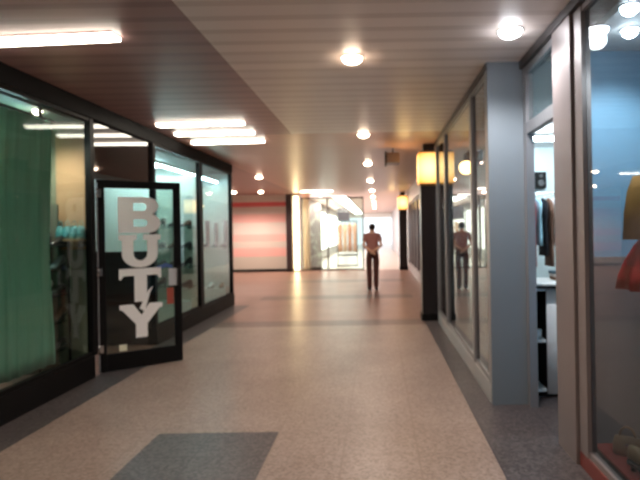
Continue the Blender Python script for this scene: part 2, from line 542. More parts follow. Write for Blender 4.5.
def downlight(x, y, label, warm=True, k=1.0, r=0.085, z=3.1, spot=1.5):
    t = thing('downlight', label, 'downlight', (x, y, z), 0, 'round ceiling downlights')
    bm = bmesh.new()
    loft(bm, [[(rr * math.cos(R(a)), rr * math.sin(R(a)), zz) for a in range(0, 360, 15)] for rr, zz in
              ((r * 1.02, -0.003), (r * 1.22, -0.003), (r * 1.2, -0.010), (r * 1.04, -0.012), (r * 1.02, -0.003))], cap=False)
    obj('trim_ring', bm, M_CHROME if not warm else M_WHITE, t)
    bm = bmesh.new()
    lathe(bm, [(r, -0.005), (r * 0.99, -0.02), (r * 0.85, -0.04), (r * 0.45, -0.056), (0.005, -0.06)], n=24)
    obj('lens', bm, M_LAMPW if warm else M_LAMPC, t)
    light('spot', 'SPOT', K_DOWN * k, t, (0, 0, -0.09), (0, 0, 0), (1.0, 0.84, 0.70) if warm else (0.95, 0.97, 1.0),
          spot_size=R(150), spot_blend=0.6, shadow_soft_size=0.07)
    return t

ys = [4.5, 8.1, 11.6, 15.6, 19.5, 23.1, 26.6, 30.5, 34.5]
nm = ['nearest large round downlight in the middle of the pale ceiling', 'second round downlight along the passage, where the pale ceiling ends',
      'third round downlight along the passage', 'fourth round downlight along the passage',
      'fifth round downlight along the passage, above the second lit pillar', 'sixth round downlight, first one past the glazed partition',
      'seventh round downlight, second one past the glazed partition', 'eighth round downlight, small and far along the passage',
      'ninth and farthest round downlight along the passage']
for y, l in zip(ys, nm):
    downlight(-0.2, y, l, True, 1.0)
downlight(-0.2, 0.9, 'unseen round fill light added above the spot where the viewer stands', True, 1.0)  # unseen lamp, added to light the foreground
downlight(-0.2, -2.7, 'unseen round fill light added behind the viewer', True, 1.0)  # second unseen lamp, put in for the foreground
downlight(1.03, 3.95, 'cool white round downlight above the right shop doorway', False, 0.9)
downlight(-3.2, 14.1, 'small round downlight left of the passage, above the striped wall', True, 0.9)
downlight(-5.3, 19.2, 'round downlight close to the striped wall, flooding it with light', True, 2.4)
downlight(-4.3, 19.2, 'round downlight beside the dark pillar of the striped wall', True, 1.6)

downlight(-2.4, 20.3, 'added fill light just in front of the glazed partition, near the glowing column', True, 1.5)  # extra lamp, added to brighten the poster stand behind the glass
downlight(-2.3, 21.25, 'added fill light just behind the glazed partition, above the mauve poster stand', True, 0.8)  # made-up lamp that lifts the poster stand from close by
downlight(-1.4, 22.7, 'added fill light in the arcade in front of the peach clothes', True, 1.6)  # fill lamp, put in to brighten the peach clothes
# strips inside the left shop windows
def strip(name, x, y0, y1, z, label, grp=None):
    t = thing(name, label, 'strip light', (x, y0, z), 0, grp)
    L = y1 - y0
    obj('housing', B(-0.03, 0.03, 0, L, 0.0, 0.05), M_WHITE, t)
    bm = bmesh.new()
    loft(bm, [[(0.026 * math.cos(R(a)), yy, -0.03 * math.sin(R(a))) for a in range(0, 181, 20)] for yy in (0.02, L - 0.02)])
    obj('tube', bm, M_STRIP, t)
    return t
strip('strip_light', -3.62, 3.9, 5.3, 2.74, 'added cool fill strip behind the green curtain at the top of the near left window', 'window strip lights')  # this strip is added to brighten the near window display
strip('strip_light', -3.45, 7.5, 9.3, 2.72, 'cool blue-white strip light in the shoe window next to the open door', 'window strip lights')
strip('strip_light', -3.45, 9.45, 11.3, 2.72, 'cool blue-white strip light in the far shoe window', 'window strip lights')
def shop_tube(x, y, z, label, rz, L=1.3, grp='shop ceiling tubes'):
    t = thing('shop_tube_light', label, 'tube light', (x, y, z), rz, grp)
    obj('housing', B(-L / 2, L / 2, -0.05, 0.05, 0.0, 0.045), M_WHITE, t)
    bm = bmesh.new()
    loft(bm, [[(xx, 0.04 * math.cos(R(a)), -0.05 * math.sin(R(a))) for a in range(0, 181, 20)] for xx in (-L / 2 + 0.02, L / 2 - 0.02)])
    obj('tube', bm, M_SHOPTUBE, t)
    return t
shop_tube(-4.9, 9.6, 2.85, 'cool tube light inside the shoe shop, seen left through the door glass', R(70))
shop_tube(-4.2, 8.8, 2.85, 'cool tube light inside the shoe shop, seen right through the door glass', R(70))
shop_tube(3.0, 6.2, 2.93, 'cool tube light inside the right shop, nearer the doorway', 0, 1.5)
shop_tube(2.6, 7.7, 2.93, 'cool tube light inside the right shop, nearer its back wall', 0, 1.5)

downlight(-3.48, 5.35, 'small warm fill light added above the tan board in the near left window', True, 1.3, 0.045, 2.9)  # made-up lamp, added to warm and brighten the tan board
# downlights in the right shop window
downlight(1.62, 3.3, 'round downlight inside the right shop window, lower of the two', False, 0.4, 0.05, 2.85)
downlight(1.45, 2.95, 'round downlight inside the right shop window, at the top picture edge', False, 0.4, 0.05, 2.85)

# ------------------------------------------------------------------ black pillars with amber lamps
M_PILLAR = mat('pillar_black', (30, 24, 26), 0.3, 0, 0.5, 0.25, 3, stretch=(6, 6, 0.5))
m = mat('amber_lamp', (250, 190, 80), 0.4)
nt = m.node_tree; bs = nt.nodes['Principled BSDF']
tc = nt.nodes.new('ShaderNodeTexCoord')
mp = nt.nodes.new('ShaderNodeMapping'); mp.inputs['Location'].default_value = (0, 0, -2.67); mp.inputs['Scale'].default_value = (1, 1, 1)
nt.links.new(tc.outputs['Object'], mp.inputs['Vector'])
ln = nt.nodes.new('ShaderNodeVectorMath'); ln.operation = 'LENGTH'
nt.links.new(mp.outputs['Vector'], ln.inputs[0])
cr = nt.nodes.new('ShaderNodeValToRGB')       # the bulb inside makes the middle of the shade whiter
cr.color_ramp.elements[0].color = (1.0, 0.72, 0.30, 1); cr.color_ramp.elements[0].position = 0.19
cr.color_ramp.elements[1].color = (0.42, 0.16, 0.015, 1); cr.color_ramp.elements[1].position = 0.36
nt.links.new(ln.outputs['Value'], cr.inputs['Fac'])
nt.links.new(cr.outputs['Color'], bs.inputs['Emission Color'])
bs.inputs['Emission Strength'].default_value = K_AMBER
M_AMBER = m
M_BRASS = mat('dull_brass', (150, 110, 60), 0.35, 0.8)
def pillar(x, y, label, watt):
    t = thing('pillar', label, 'pillar', (x, y, 0), 0, 'black pillars with amber lamps')
    obj('plinth', B(-0.175, 0.175, -0.175, 0.175, 0, 0.12), M_BLACK, t, bevel=0.008)
    obj('shaft', B(-0.16, 0.16, -0.16, 0.16, 0.12, 2.36), M_PILLAR, t, bevel=0.01)
    lamp = obj('lamp_shade', B(-0.19, 0.19, -0.19, 0.19, 2.40, 2.94), M_AMBER, t, bevel=0.03)
    lamp['label'] = 'glowing amber box lamp'
    bm = B(-0.17, 0.17, -0.17, 0.17, 2.36, 2.40)
    box(bm, -0.17, 0.17, -0.17, 0.17, 2.94, 2.97)
    obj('lamp_band', bm, M_BRASS, t)
    obj('capital', B(-0.1, 0.1, -0.1, 0.1, 2.97, 3.1), M_PILLAR, t)
    light('glow', 'POINT', watt, t, (-0.42, 0.0, 2.68), color=(1.0, 0.62, 0.22), shadow_soft_size=0.12)
    return t
pillar(0.915, 9.24, 'black pillar with a glowing amber lamp at the end of the right bay window', 5)
pillar(1.0, 20.8, 'smaller distant black pillar with a glowing amber lamp', 5)

# hanging sign
t = thing('hanging_sign', 'small brown box sign hanging from the ceiling, left of the lit pillar', 'sign', (0.30, 9.7, 2.92))
obj('sign_box', B(-0.12, 0.12, -0.22, 0.22, -0.09, 0.09), mat('sign_brown', (92, 74, 70), 0.4, 0, 0.5, 0.1, 5), t, bevel=0.008)
obj('end_cap', B(-0.15, -0.12, -0.23, 0.23, -0.11, 0.11), M_BLACKM, t)
for yy in (-0.15, 0.15):
    bm = bmesh.new(); rod(bm, (0, yy, 0.09), (0, yy, 0.18), 0.008)
    obj('hanger', bm, M_BLACK, t)

# far pillar, lit column, arcade fittings
t = thing('pillar', 'dark slim square pillar at the right end of the pink-striped wall', 'pillar', (-3.54, 20.85, 0))
obj('shaft', B(-0.12, 0.12, -0.12, 0.12, 0.08, 3.1), mat('pillar_plum', (58, 44, 48), 0.35, 0, 0.5, 0.1, 3), t)
obj('plinth', B(-0.13, 0.13, -0.13, 0.13, 0, 0.08), M_BLACK, t)
t = thing('light_column', 'tall glowing warm white column beside the dark slim pillar', 'light', (-3.27, 20.85, 0))
bm = bmesh.new(); lathe(bm, [(0.1, 0), (0.1, 0.06)]); obj('base', bm, M_CHROME, t)
bm = bmesh.new(); lathe(bm, [(0.085, 0.06), (0.085, 3.0)]); obj('tube', bm, mat('lit_column', (255, 240, 210), 0.5, emit=(255, 226, 170), estr=9), t)
bm = bmesh.new(); lathe(bm, [(0.1, 3.0), (0.1, 3.1)]); obj('cap', bm, M_CHROME, t)

t = thing('arcade_column', 'pale pink square column just behind the glazed partition', 'column', (-2.94, 21.5, 0))
obj('shaft', B(-0.13, 0.13, -0.13, 0.13, 0.1, 3.1), mat('pink_plaster', (224, 190, 180), 0.5, 0, 0.4, 0.05, 3), t)
obj('plinth', B(-0.15, 0.15, -0.15, 0.15, 0, 0.1), mat('pink_plaster_dark', (190, 160, 152), 0.5), t)
m = mat('poster_mauve', (176, 158, 170), 0.4)
nt = m.node_tree; bs = nt.nodes['Principled BSDF']
tc = nt.nodes.new('ShaderNodeTexCoord'); nz = nt.nodes.new('ShaderNodeTexNoise'); nz.inputs['Scale'].default_value = 4
nt.links.new(tc.outputs['Object'], nz.inputs['Vector'])
cr = nt.nodes.new('ShaderNodeValToRGB')
cr.color_ramp.elements[0].color = lin((206, 190, 204)); cr.color_ramp.elements[0].position = 0.52
cr.color_ramp.elements[1].color = lin((250, 246, 250)); cr.color_ramp.elements[1].position = 0.62
nt.links.new(nz.outputs['Fac'], cr.inputs['Fac']); nt.links.new(cr.outputs['Color'], bs.inputs['Base Color'])
t = thing('poster_stand', 'tall mauve-grey poster stand with pale blotches behind the glazed partition', 'poster stand', (-2.62, 21.6, 0))
obj('board', B(-0.27, 0.27, -0.03, 0.03, 0.1, 2.75), m, t)
obj('frame', B(-0.29, 0.29, -0.025, 0.035, 0.0, 0.1), M_DKFR, t)

t = thing('ceiling_light_trough', 'long glowing white trough in the arcade ceiling beyond the glazed partition', 'ceiling light', (-1.62, 22, 3.1))
obj('housing', B(-0.32, 0.32, 0, 23, -0.05, -0.002), M_WHITE, t)
obj('diffuser', B(-0.28, 0.28, 0.05, 22.9, -0.08, -0.05), mat('lit_trough', (255, 255, 250), 0.5, emit=(255, 248, 240), estr=9), t)
M_LITWIN = mat('lit_window', (255, 252, 245), 0.5, emit=(255, 248, 240), estr=4)
for k in range(5):
    y0 = 22.6 + k * 4.4
    t = thing('lit_showcase', ['nearest', 'second', 'third', 'fourth', 'farthest'][k] + ' glowing white showcase along the left wall of the far arcade',
              'showcase', (-3.298, y0, 0), 0, 'lit showcases of the arcade')
    obj('case', B(0.0, 0.1, 0, 3.9, 0.45, 2.75), M_WHITE, t)
    obj('lit_face', B(0.1, 0.11, 0.1, 3.8, 0.55, 2.65), M_LITWIN, t)

# ------------------------------------------------------------------ BUTY door
DOOR_A = R(36)
t = thing('glass_door', 'black-framed glass shop door standing open with tall white letters', 'door', (-3.17, 5.855, 0), DOOR_A)
DW, DH = 0.935, 2.235
M_DOOR = M_BLACK
obj('stile', B(0, 0.085, -0.02, 0.02, 0.012, DH), M_DOOR, t, bevel=0.004)
obj('stile', B(DW - 0.085, DW, -0.02, 0.02, 0.012, DH), M_DOOR, t, bevel=0.004)
obj('bottom_rail', B(0.085, DW - 0.085, -0.019, 0.019, 0.012, 0.21), M_DOOR, t, bevel=0.004)
obj('top_rail', B(0.085, DW - 0.085, -0.019, 0.019, DH - 0.09, DH), M_DOOR, t, bevel=0.004)
obj('glass_pane', B(0.085, DW - 0.085, -0.003, 0.003, 0.21, DH - 0.09), M_GLASS, t)
bm = bmesh.new()
rod(bm, (DW - 0.05, -0.06, 0.95), (DW - 0.05, -0.06, 1.20), 0.012)
rod(bm, (DW - 0.05, -0.015, 0.98), (DW - 0.05, -0.06, 0.98), 0.009)
rod(bm, (DW - 0.05, -0.015, 1.17), (DW - 0.05, -0.06, 1.17), 0.009)
obj('handle', bm, M_BLACK, t)
for z in (0.28, 1.17, 2.08):
    bm = bmesh.new()
    rod(bm, (0.004, -0.030, z - 0.06), (0.004, -0.030, z + 0.06), 0.012)
    box(bm, 0.004, 0.05, -0.026, -0.0205, z - 0.045, z + 0.045)
    h = obj('hinge', bm, M_CHROME, t)
bm = B(0.0, 0.012, -0.034, -0.0205, 0.02, 2.2)
obj('edge_strip', bm, M_ALU, t)['label'] = 'pale metal strip down the hinge edge'
LX = 0.225
LW = 0.47
def letter(loops, z):
    return curve_solid('letter', loops, 0.004, M_LETTER, t, (LX, -0.0085, z), (R(90), 0, 0))
# B
outer = [(0.0, 0.0), (0.30, 0.0)] + arc(0.33, 0.115, 0.14, 0.115, -90, 78, 12) + [(0.385, 0.222)] + arc(0.32, 0.325, 0.13, 0.105, -62, 90, 12) + [(0.0, 0.43)]
h1 = [(0.165, 0.075), (0.165, 0.165), (0.27, 0.165)] + arc(0.28, 0.12, 0.045, 0.045, 80, -80, 6) + [(0.27, 0.075)]
h2 = [(0.165, 0.265), (0.165, 0.36), (0.26, 0.36)] + arc(0.27, 0.3125, 0.045, 0.0475, 80, -80, 6) + [(0.26, 0.265)]
letter([outer, h1, h2], 1.615)['label'] = 'white letter B'
# U
u = [(0.0, 0.39), (0.0, 0.33), (0.035, 0.32)] + [(0.035, 0.16)] + arc(0.235, 0.16, 0.20, 0.165, 180, 360, 18) + [(0.435, 0.32), (0.47, 0.33), (0.47, 0.39), (0.27, 0.39), (0.27, 0.33), (0.315, 0.32)] \
    + arc(0.238, 0.165, 0.077, 0.085, 0, -180, 12) + [(0.161, 0.32), (0.20, 0.33), (0.20, 0.39)]
letter([u], 1.205)['label'] = 'white letter U'
# T
tt = [(0.0, 0.40), (0.0, 0.28), (0.02, 0.27), (0.05, 0.315), (0.165, 0.315), (0.165, 0.0), (0.305, 0.0), (0.305, 0.315), (0.42, 0.315), (0.45, 0.27), (0.47, 0.28), (0.47, 0.40)]
letter([tt], 0.79)['label'] = 'white letter T'
# Y
yy = [(0.0, 0.40), (0.0, 0.345), (0.03, 0.335), (0.175, 0.16), (0.175, 0.0), (0.305, 0.0), (0.305, 0.16), (0.445, 0.335), (0.48, 0.345), (0.48, 0.40), (0.33, 0.40), (0.24, 0.265), (0.15, 0.40)]
letter([yy], 0.365)['label'] = 'white letter Y'
obj('sticker', B(0.215, 0.30, -0.0075, -0.004, 0.225, 0.30), mat('cream_paper', (226, 222, 196), 0.6), t)['label'] = 'small cream sticker low on the glass'
bm = bmesh.new()
pts = [(0.60, 1.20), (0.64, 1.17), (0.72, 1.19), (0.79, 1.17), (0.79, 1.21), (0.71, 1.24), (0.66, 1.215)]
obj('notice', B(DW - 0.155, DW - 0.035, -0.030, -0.0215, 0.96, 1.17), mat('grey_paper', (196, 198, 204), 0.6), t)['label'] = 'pale grey notice box on the door edge'
curve_solid('decal', [pts], 0.002, mat('blue_vinyl', (70, 96, 160), 0.5), t, (0.04, -0.0065, 0), (R(90), 0, 0))['label'] = 'wavy blue decal'
curve_solid('decal', [[(0.44, 0.74), (0.50, 0.70), (0.56, 0.92), (0.60, 1.0), (0.545, 0.955)]], 0.002, M_LETTER, t, (0.0, -0.0185, -0.03), (R(90), 0, 0))
obj('decal', B(0.76, 0.84, -0.0075, -0.004, 0.73, 0.93), mat('red_vinyl', (170, 78, 60), 0.5, noise=0.2), t)['label'] = 'orange-red decal at the glass edge'

# ------------------------------------------------------------------ shoes
def shoe_mesh(L, heel=0.0, boot=0.0):
    """upper as a loft from toe to heel; returns (upper bm, sole bm). Toe points to +X."""
    h0 = 0.018
    secs = []   # x, half width, top height, base z
    for u, w, h in ((0.0, 0.012, 0.015), (0.06, 0.030, 0.030), (0.2, 0.042, 0.045), (0.36, 0.042, 0.055), (0.52, 0.037, 0.075),
                    (0.66, 0.033, 0.095), (0.82, 0.033, 0.098), (0.94, 0.030, 0.095), (1.0, 0.016, 0.085)):
        secs.append((u, w, h))
    rings = []
    base = lambda u: h0 + heel * max(0.0, min(1.0, (u - 0.25) / 0.5))
    for u, w, h in secs:
        x = L * (0.5 - u)
        zb = base(u)
        ring = []
        for a in range(0, 360, 30):
            ca, sa = math.cos(R(a)), math.sin(R(a))
            ring.append((x, w * ca, zb + (h * 0.5) + h * 0.5 * sa * (1.0 if sa > 0 else 1.0)))
        rings.append(ring)
    up = bmesh.new()
    loft(up, rings)
    if boot:
        zb = base(0.85)
        loft(up, [[(L * (0.5 - 0.83) + r * math.cos(R(a)) * 1.15, r * math.sin(R(a)), zb + z) for a in range(0, 360, 30)]
                  for r, z in ((0.036, 0.05), (0.038, 0.12), (0.044, boot * 0.6), (0.050, boot), (0.044, boot - 0.004))])
    so = bmesh.new()
    n = 10
    outl = []
    for i, (u, w, h) in enumerate(secs):
        outl.append((L * (0.5 - u), w * 1.08 + 0.003, base(u)))
    prev = None
    rings = []
    for x, w, zb in outl:
        rings.append([(x, -w, zb - 0.014), (x, w, zb - 0.014), (x, w, zb + 0.008), (x, -w, zb + 0.008)])
    loft(so, rings)
    if heel > 0.01:
        xh = L * (0.5 - 0.88)
        loft(so, [[(xh + r * math.cos(R(a)), r * math.sin(R(a)), z) for a in range(0, 360, 36)] for r, z in ((0.014, 0.002), (0.015, heel * 0.6), (0.028, heel + h0 - 0.012))])
    else:
        xh = L * (0.5 - 0.84)
        box(so, xh - 0.035, xh + 0.035, -0.032, 0.032, 0.0, h0 - 0.012)
    return up, so

SHOE_M = [mat('leather_black', (28, 25, 26), 0.35), mat('leather_brown', (88, 56, 40), 0.4), mat('leather_tan', (150, 112, 78), 0.45),
          mat('leather_white', (214, 212, 206), 0.45), mat('leather_grey', (96, 98, 100), 0.45)]
M_SOLE = mat('sole_dark', (30, 26, 24), 0.6)
def shoe(x, y, z, rz, mi, label, group, heel=0.0, boot=0.0, L=0.27, name=None):
    t = thing(name or ('boot' if boot else 'shoe'), label, 'boot' if boot else 'shoe', (x, y, z), rz, group)
    u, s = shoe_mesh(L, heel, boot)
    obj('upper', u, SHOE_M[mi], t)
    obj('sole', s, M_SOLE, t)
    return t

M_SHELFG = glass('shelf_glass', (200, 226, 220), 1.4)
random.seed(4)

# --- window_1: green curtain, shelves with shoes on the side board, teal bags
bm = bmesh.new()
rows = 16
N = 150
grid = []
for k in range(rows + 1):
    z = 0.27 + (2.78 - 0.27) * k / rows
    line = []
    for i in range(N + 1):
        y = 3.0 + (5.34 - 3.0) * i / N
        ph = i * 0.62 + 0.6 * math.sin(i * 0.17)
        amp = 0.020 + 0.012 * math.sin(i * 0.09)
        x = -3.34 + amp * math.sin(ph) + 0.012 * math.sin(0.5 * k + i * 0.05)
        line.append(bm.verts.new((x, y + 0.012 * math.cos(ph * 2) - 0.03 * math.sin(k / rows * PI) * (i / N), z)))
    grid.append(line)
for k in range(rows):
    for i in range(N):
        f = bm.faces.new((grid[k][i], grid[k][i + 1], grid[k + 1][i + 1], grid[k + 1][i])); f.smooth = True
cur = obj('curtain', bm, mat('green_cloth', (128, 176, 158), 0.75, 0, 0.2, 0.10, 3, stretch=(1, 3, 0.15)))
so = cur.modifiers.new('thick', 'SOLIDIFY'); so.thickness = 0.004
tag(cur, 'green pleated curtain hanging behind the near left shop window', 'curtain')
t = thing('curtain_rail', 'thin dark rail holding the green curtain', 'rail', (-3.34, 3.0, 2.80))
bm = bmesh.new(); rod(bm, (0, 0.85, 0), (0, 2.4, 0), 0.014); obj('rod', bm, M_BLACK, t)
for yy in (0.84, 2.15):
    obj('bracket', B(-0.015, 0.015, yy - 0.012, yy + 0.012, 0.0, 0.1), M_BLACK, t)

tb = thing('wall_board', 'tan board on the side wall of the near left window', 'board', (-3.44, 5.84, 1.46))
obj('board', B(-0.17, 0.17, -0.01, 0.018, 0, 1.28), mat('tan_board', (150, 120, 92), 0.6, 0, 0.3, 0.06, 4), tb)
obj('edge_trim', B(-0.18, 0.18, -0.014, 0.019, -0.02, 0), M_BRASS, tb)
levels = [0.36, 0.66, 0.95, 1.22, 1.48]
ordn = ['lowest', 'second lowest', 'middle', 'second highest', 'highest']
sh = thing('shoe_stand', 'narrow dark stand of glass shelves beside the green curtain', 'shelf stand', (-3.58, 5.55, 0))
for s in (-1, 1):
    bm = bmesh.new(); rod(bm, (0.17 * s, 0.16, 0.0), (0.17 * s, 0.16, 1.6), 0.014); obj('upright', bm, M_BLACK, sh)
obj('back_panel', B(-0.05, 0.06, 0.15, 0.17, 0.05, 1.95), mat('olive_grey', (84, 86, 74), 0.6), sh)
for z in levels:
    obj('shelf', B(-0.2, 0.2, -0.16, 0.15, z - 0.012, z), M_SHELFG, sh)
obj('base', B(-0.2, 0.2, -0.1, 0.18, 0.0, 0.03), M_BLACK, sh)
cols = {0: (0, 4, 0), 1: (0, 0, 1), 2: (0, 3, 0), 3: (3, 0, 4), 4: (0, 4, 0)}
for li, z in enumerate(levels):
    for j in range(3):
        c = cols[li][j]
        shoe(-3.72 + 0.135 * j, 5.55 + 0.01 * j, z, R(-78 - 6 * j), c,
             ['leftmost ', 'middle ', 'rightmost '][j] + ['black', 'brown', 'tan', 'white', 'grey'][c] + ' shoe on the ' + ordn[li] + ' glass shelf beside the green curtain',
             'shoes on the stand beside the green curtain', heel=0.05 if (li + j) % 2 else 0.0, L=0.24)

M_TEAL = mat('teal_leather', (60, 120, 124), 0.45, 0, 0.5, 0.1, 6)
sf = thing('wall_shelf', 'narrow wooden shelf under the teal bags on the side board', 'shelf', (-3.38, 5.72, 1.56))
obj('board', B(-0.14, 0.16, -0.1, 0.1, -0.02, 0), mat('shelf_wood', (130, 106, 76), 0.5, noise=0.1), sf)
for s in (-0.1, 0.12):
    obj('bracket', B(s - 0.01, s + 0.01, -0.06, 0.1, -0.09, -0.02), M_BLACK, sf)
for k in range(4):
    t = thing('handbag', 'small teal handbag, ' + ['leftmost', 'second from left', 'third from left', 'rightmost'][k] + ' of four on the wooden shelf', 'bag', (-3.49 + 0.078 * k, 5.70, 1.56), R(6 * (k % 2)), 'teal handbags')
    bm = bmesh.new()
    loft(bm, [[(-w, -d, z), (w, -d, z), (w, d, z), (-w, d, z)] for w, d, z in ((0.034, 0.03, 0), (0.037, 0.036, 0.03), (0.033, 0.028, 0.1), (0.024, 0.01, 0.145))])
    obj('body', bm, M_TEAL, t)
    bm = bmesh.new()
    P = [(0.022 * math.cos(R(a)), 0, 0.14 + 0.065 * math.sin(R(a))) for a in range(0, 181, 20)]
    for p, q in zip(P[:-1], P[1:]):
        rod(bm, p, q, 0.004, 6)
    obj('handle', bm, M_TEAL, t)

# --- window_3 / window_4: pale backboards, glass shelves, shoes and boots
M_BACKB = mat('pale_backboard', (206, 212, 204), 0.5, 0, 0.4, 0.04, 2)
def shelf_unit(x, y, L, label, zs):
    """stands with its back against a partition, shelves towards the viewer"""
    t = thing('shelf_unit', label, 'shelves', (x, y, 0), R(-90))
    obj('backboard', B(-0.025, 0.0, 0, L, 0.0, 2.65), M_BACKB, t)
    for yy in (0.0, L - 0.02):
        obj('side_panel', B(0.0, 0.30, yy, yy + 0.02, 0.0, 0.44), M_BACKB, t)
    obj('plinth', B(0.0, 0.30, 0.02, L - 0.02, 0.0, 0.40), M_BACKB, t)
    for z in zs:
        obj('shelf', B(0.0, 0.30, 0.01, L - 0.01, z - 0.012, z), M_SHELFG, t)
        for yy in (0.05, L - 0.07):
            obj('bracket', B(0.0, 0.26, yy, yy + 0.02, z - 0.045, z - 0.012), M_CHROME, t)
    return t
struct('wall_window_backing', B(-4.08, -4.02, 7.40, 11.42, 0, 2.9), M_BACKB)
struct('wall_window_divider', B(-4.02, -3.24, 9.365, 9.395, 0, 2.62), M_BACKB)
struct('wall_window_screen', B(-4.02, -3.24, 7.40, 7.43, 0, 1.35), M_DKWALL)
zs3 = (0.66, 1.02, 1.34, 1.72)
shelf_unit(-4.0, 9.335, 0.76, 'pale shelf unit with rows of shoes in the window next to the open door', zs3)
zs4 = (1.30,)
shelf_unit(-4.0, 11.385, 0.76, 'pale shelf unit with tall boots in the far left shop window', zs4)
on = ['lowest', 'second lowest', 'second highest', 'highest']
for li, z in enumerate(zs3):
    for j in range(3):
        c = ((0, 1, 0), (4, 0, 0), (0, 2, 0), (0, 0, 1))[li][j]
        shoe(-3.84 + 0.235 * j, 9.20, z, R(172 - 6 * j), c,
             ['leftmost ', 'middle ', 'rightmost '][j] + ['black', 'brown', 'tan', 'white', 'grey'][c] + ' shoe, ' + on[li] + ' glass shelf in the window next to open door',
             'shoes in the window next to the open door', heel=0.05 if (j + li) % 3 == 0 else 0.0, L=0.22)
for j in range(4):
    c = (4, 0, 4, 4)[j]
    shoe(-3.87 + 0.19 * j, 11.24, 1.30, R(-95 + 5 * (j % 3)), c,
         ['leftmost ', 'second from left ', 'third from left ', 'rightmost '][j] + ['black', 'brown', 'tan', 'white', 'grey'][c] + ' tall boot on the glass shelf of the far shoe window', 'boots in the far shoe window', boot=0.5 + 0.05 * (j % 2), L=0.25)
for j in range(3):
    c = (4, 3, 2)[j]
    shoe(-3.84 + 0.24 * j, 11.22, 0.40, R(-100 + 6 * (j % 3)), c,
         ['leftmost ', 'middle ', 'rightmost '][j] + ['black', 'brown', 'tan', 'white', 'grey'][c] + ' shoe low on the plinth of the far shoe window', 'shoes on the far window plinth', L=0.24)

# low dark cabinets inside the shoe shop behind the door
for k in range(2):
    y0 = 8.2 + 1.5 * k
    t = thing('shoe_cabinet', ['nearer', 'farther'][k] + ' dark low cabinet inside the shoe shop, seen through the door glass', 'cabinet', (-5.5, y0, 0), 0, 'dark cabinets inside the shoe shop')
    obj('body', B(-0.15, 0.35, 0, 1.4, 0.06, 1.45), mat('cabinet_dark', (52, 46, 46), 0.5, 0, 0.4, 0.1, 4), t)
    obj('plinth', B(-0.13, 0.31, 0.03, 1.37, 0.0, 0.06), M_BLACKM, t)
    for s in range(2):
        d = obj('door', B(0.35, 0.37, 0.03 + 0.685 * s, 0.69 + 0.68 * s, 0.1, 1.42), mat('cabinet_door', (62, 54, 54), 0.4), t)
        bm = bmesh.new(); rod(bm, (0.385, 0.62 + 0.16 * s, 0.7), (0.385, 0.62 + 0.16 * s, 0.85), 0.008)
        obj('handle', bm, M_CHROME, d)

# ------------------------------------------------------------------ right shop: counter, clothes, speaker
t = thing('counter', 'white and grey shop counter with open shelves just inside the right doorway', 'counter', (1.42, 4.86, 0))
M_CNT = mat('counter_white', (232, 234, 236), 0.45, 0, 0.4, 0.03, 3)
bm = B(0.0, 0.02, 0, 0.5, 0.04, 1.03)
box(bm, 0.02, 0.135, 0.46, 0.5, 0.04, 1.03)
obj('carcass', bm, M_CNT, t)
bm = bmesh.new()
ring = [(0.145, 0.0), (0.40, -0.02), (0.60, 0.03), (0.72, 0.16), (0.74, 0.32), (0.70, 0.5), (0.145, 0.5)]
loft(bm, [[(x, y, z) for x, y in ring] for z in (0.04, 1.03)])
obj('front_panel', bm, M_CNT, t)
obj('plinth', B(0.03, 0.66, 0.05, 0.48, 0.0, 0.04), M_BLACKM, t)
for z in (0.06, 0.52, 1.0):
    obj('shelf', B(0.02, 0.135, 0.01, 0.46, z, z + 0.025), M_CNT, t)
bm = B(0.02, 0.135, 0.44, 0.46, 0.04, 1.03)
box(bm, 0.137, 0.144, 0.012, 0.44, 0.04, 1.0)
obj('shelf_shade', bm, M_BLACKM, t)  # black sheets standing in for the shade inside the open shelves
ring = [(-0.02, -0.01), (0.10, -0.06), (0.40, -0.09), (0.66, -0.03), (0.79, 0.12), (0.81, 0.32), (0.76, 0.55), (-0.02, 0.55)]
bm = bmesh.new(); loft(bm, [[(x, y, z) for x, y in ring] for z in (1.03, 1.055)])
obj('top_edge', bm, M_BLACKM, t)
bm = bmesh.new(); loft(bm, [[(x * 0.99 + 0.003, y * 0.98 + 0.003, z) for x, y in ring] for z in (1.055, 1.075)])
obj('worktop', bm, M_WHITE, t)
t = thing('paper_roll', 'small white roll on the middle shelf of the counter', 'roll', (1.50, 4.93, 0.545))
bm = bmesh.new(); lathe(bm, [(0.034, 0), (0.034, 0.09)]); obj('roll', bm, M_WHITE, t)
bm = bmesh.new(); lathe(bm, [(0.012, 0.088), (0.012, 0.094)]); obj('core', bm, mat('card_brown', (150, 120, 90), 0.7), t)

t = thing('speaker', 'small black box speaker high on the white wall of the right shop', 'speaker', (2.78, 8.9, 2.40))
obj('cabinet', B(-0.09, 0.09, -0.09, 0.05, -0.14, 0.14), M_BLACKM, t, bevel=0.01)
for z, r in ((-0.05, 0.055), (0.07, 0.03)):
    bm = bmesh.new()
    loft(bm, [[(rr * math.cos(R(a)), -0.09 - d, z + rr * math.sin(R(a))) for a in range(0, 360, 20)] for rr, d in ((r, 0.0), (r, 0.006), (r * 0.85, 0.008), (r * 0.4, 0.002))])
    obj('cone', bm, mat('cone_grey', (60, 60, 62), 0.5), t)
obj('bracket', B(-0.02, 0.02, 0.05, 0.08, -0.04, 0.04), M_BLACK, t)

t = thing('clothes_rail', 'chrome clothes rail in front of the back wall of the right shop', 'clothes rail', (2.5, 8.0, 0))
for s in (-1, 1):
    bm = bmesh.new(); rod(bm, (s * 0.95, 0, 0.03), (s * 0.95, 0, 2.12), 0.016); obj('upright', bm, M_CHROME, t)
    bm = bmesh.new(); rod(bm, (s * 0.95, -0.25, 0.02), (s * 0.95, 0.25, 0.02), 0.018); obj('foot', bm, M_CHROME, t)
bm = bmesh.new(); rod(bm, (-0.95, 0, 2.12), (0.95, 0, 2.12), 0.014); obj('rail', bm, M_CHROME, t)

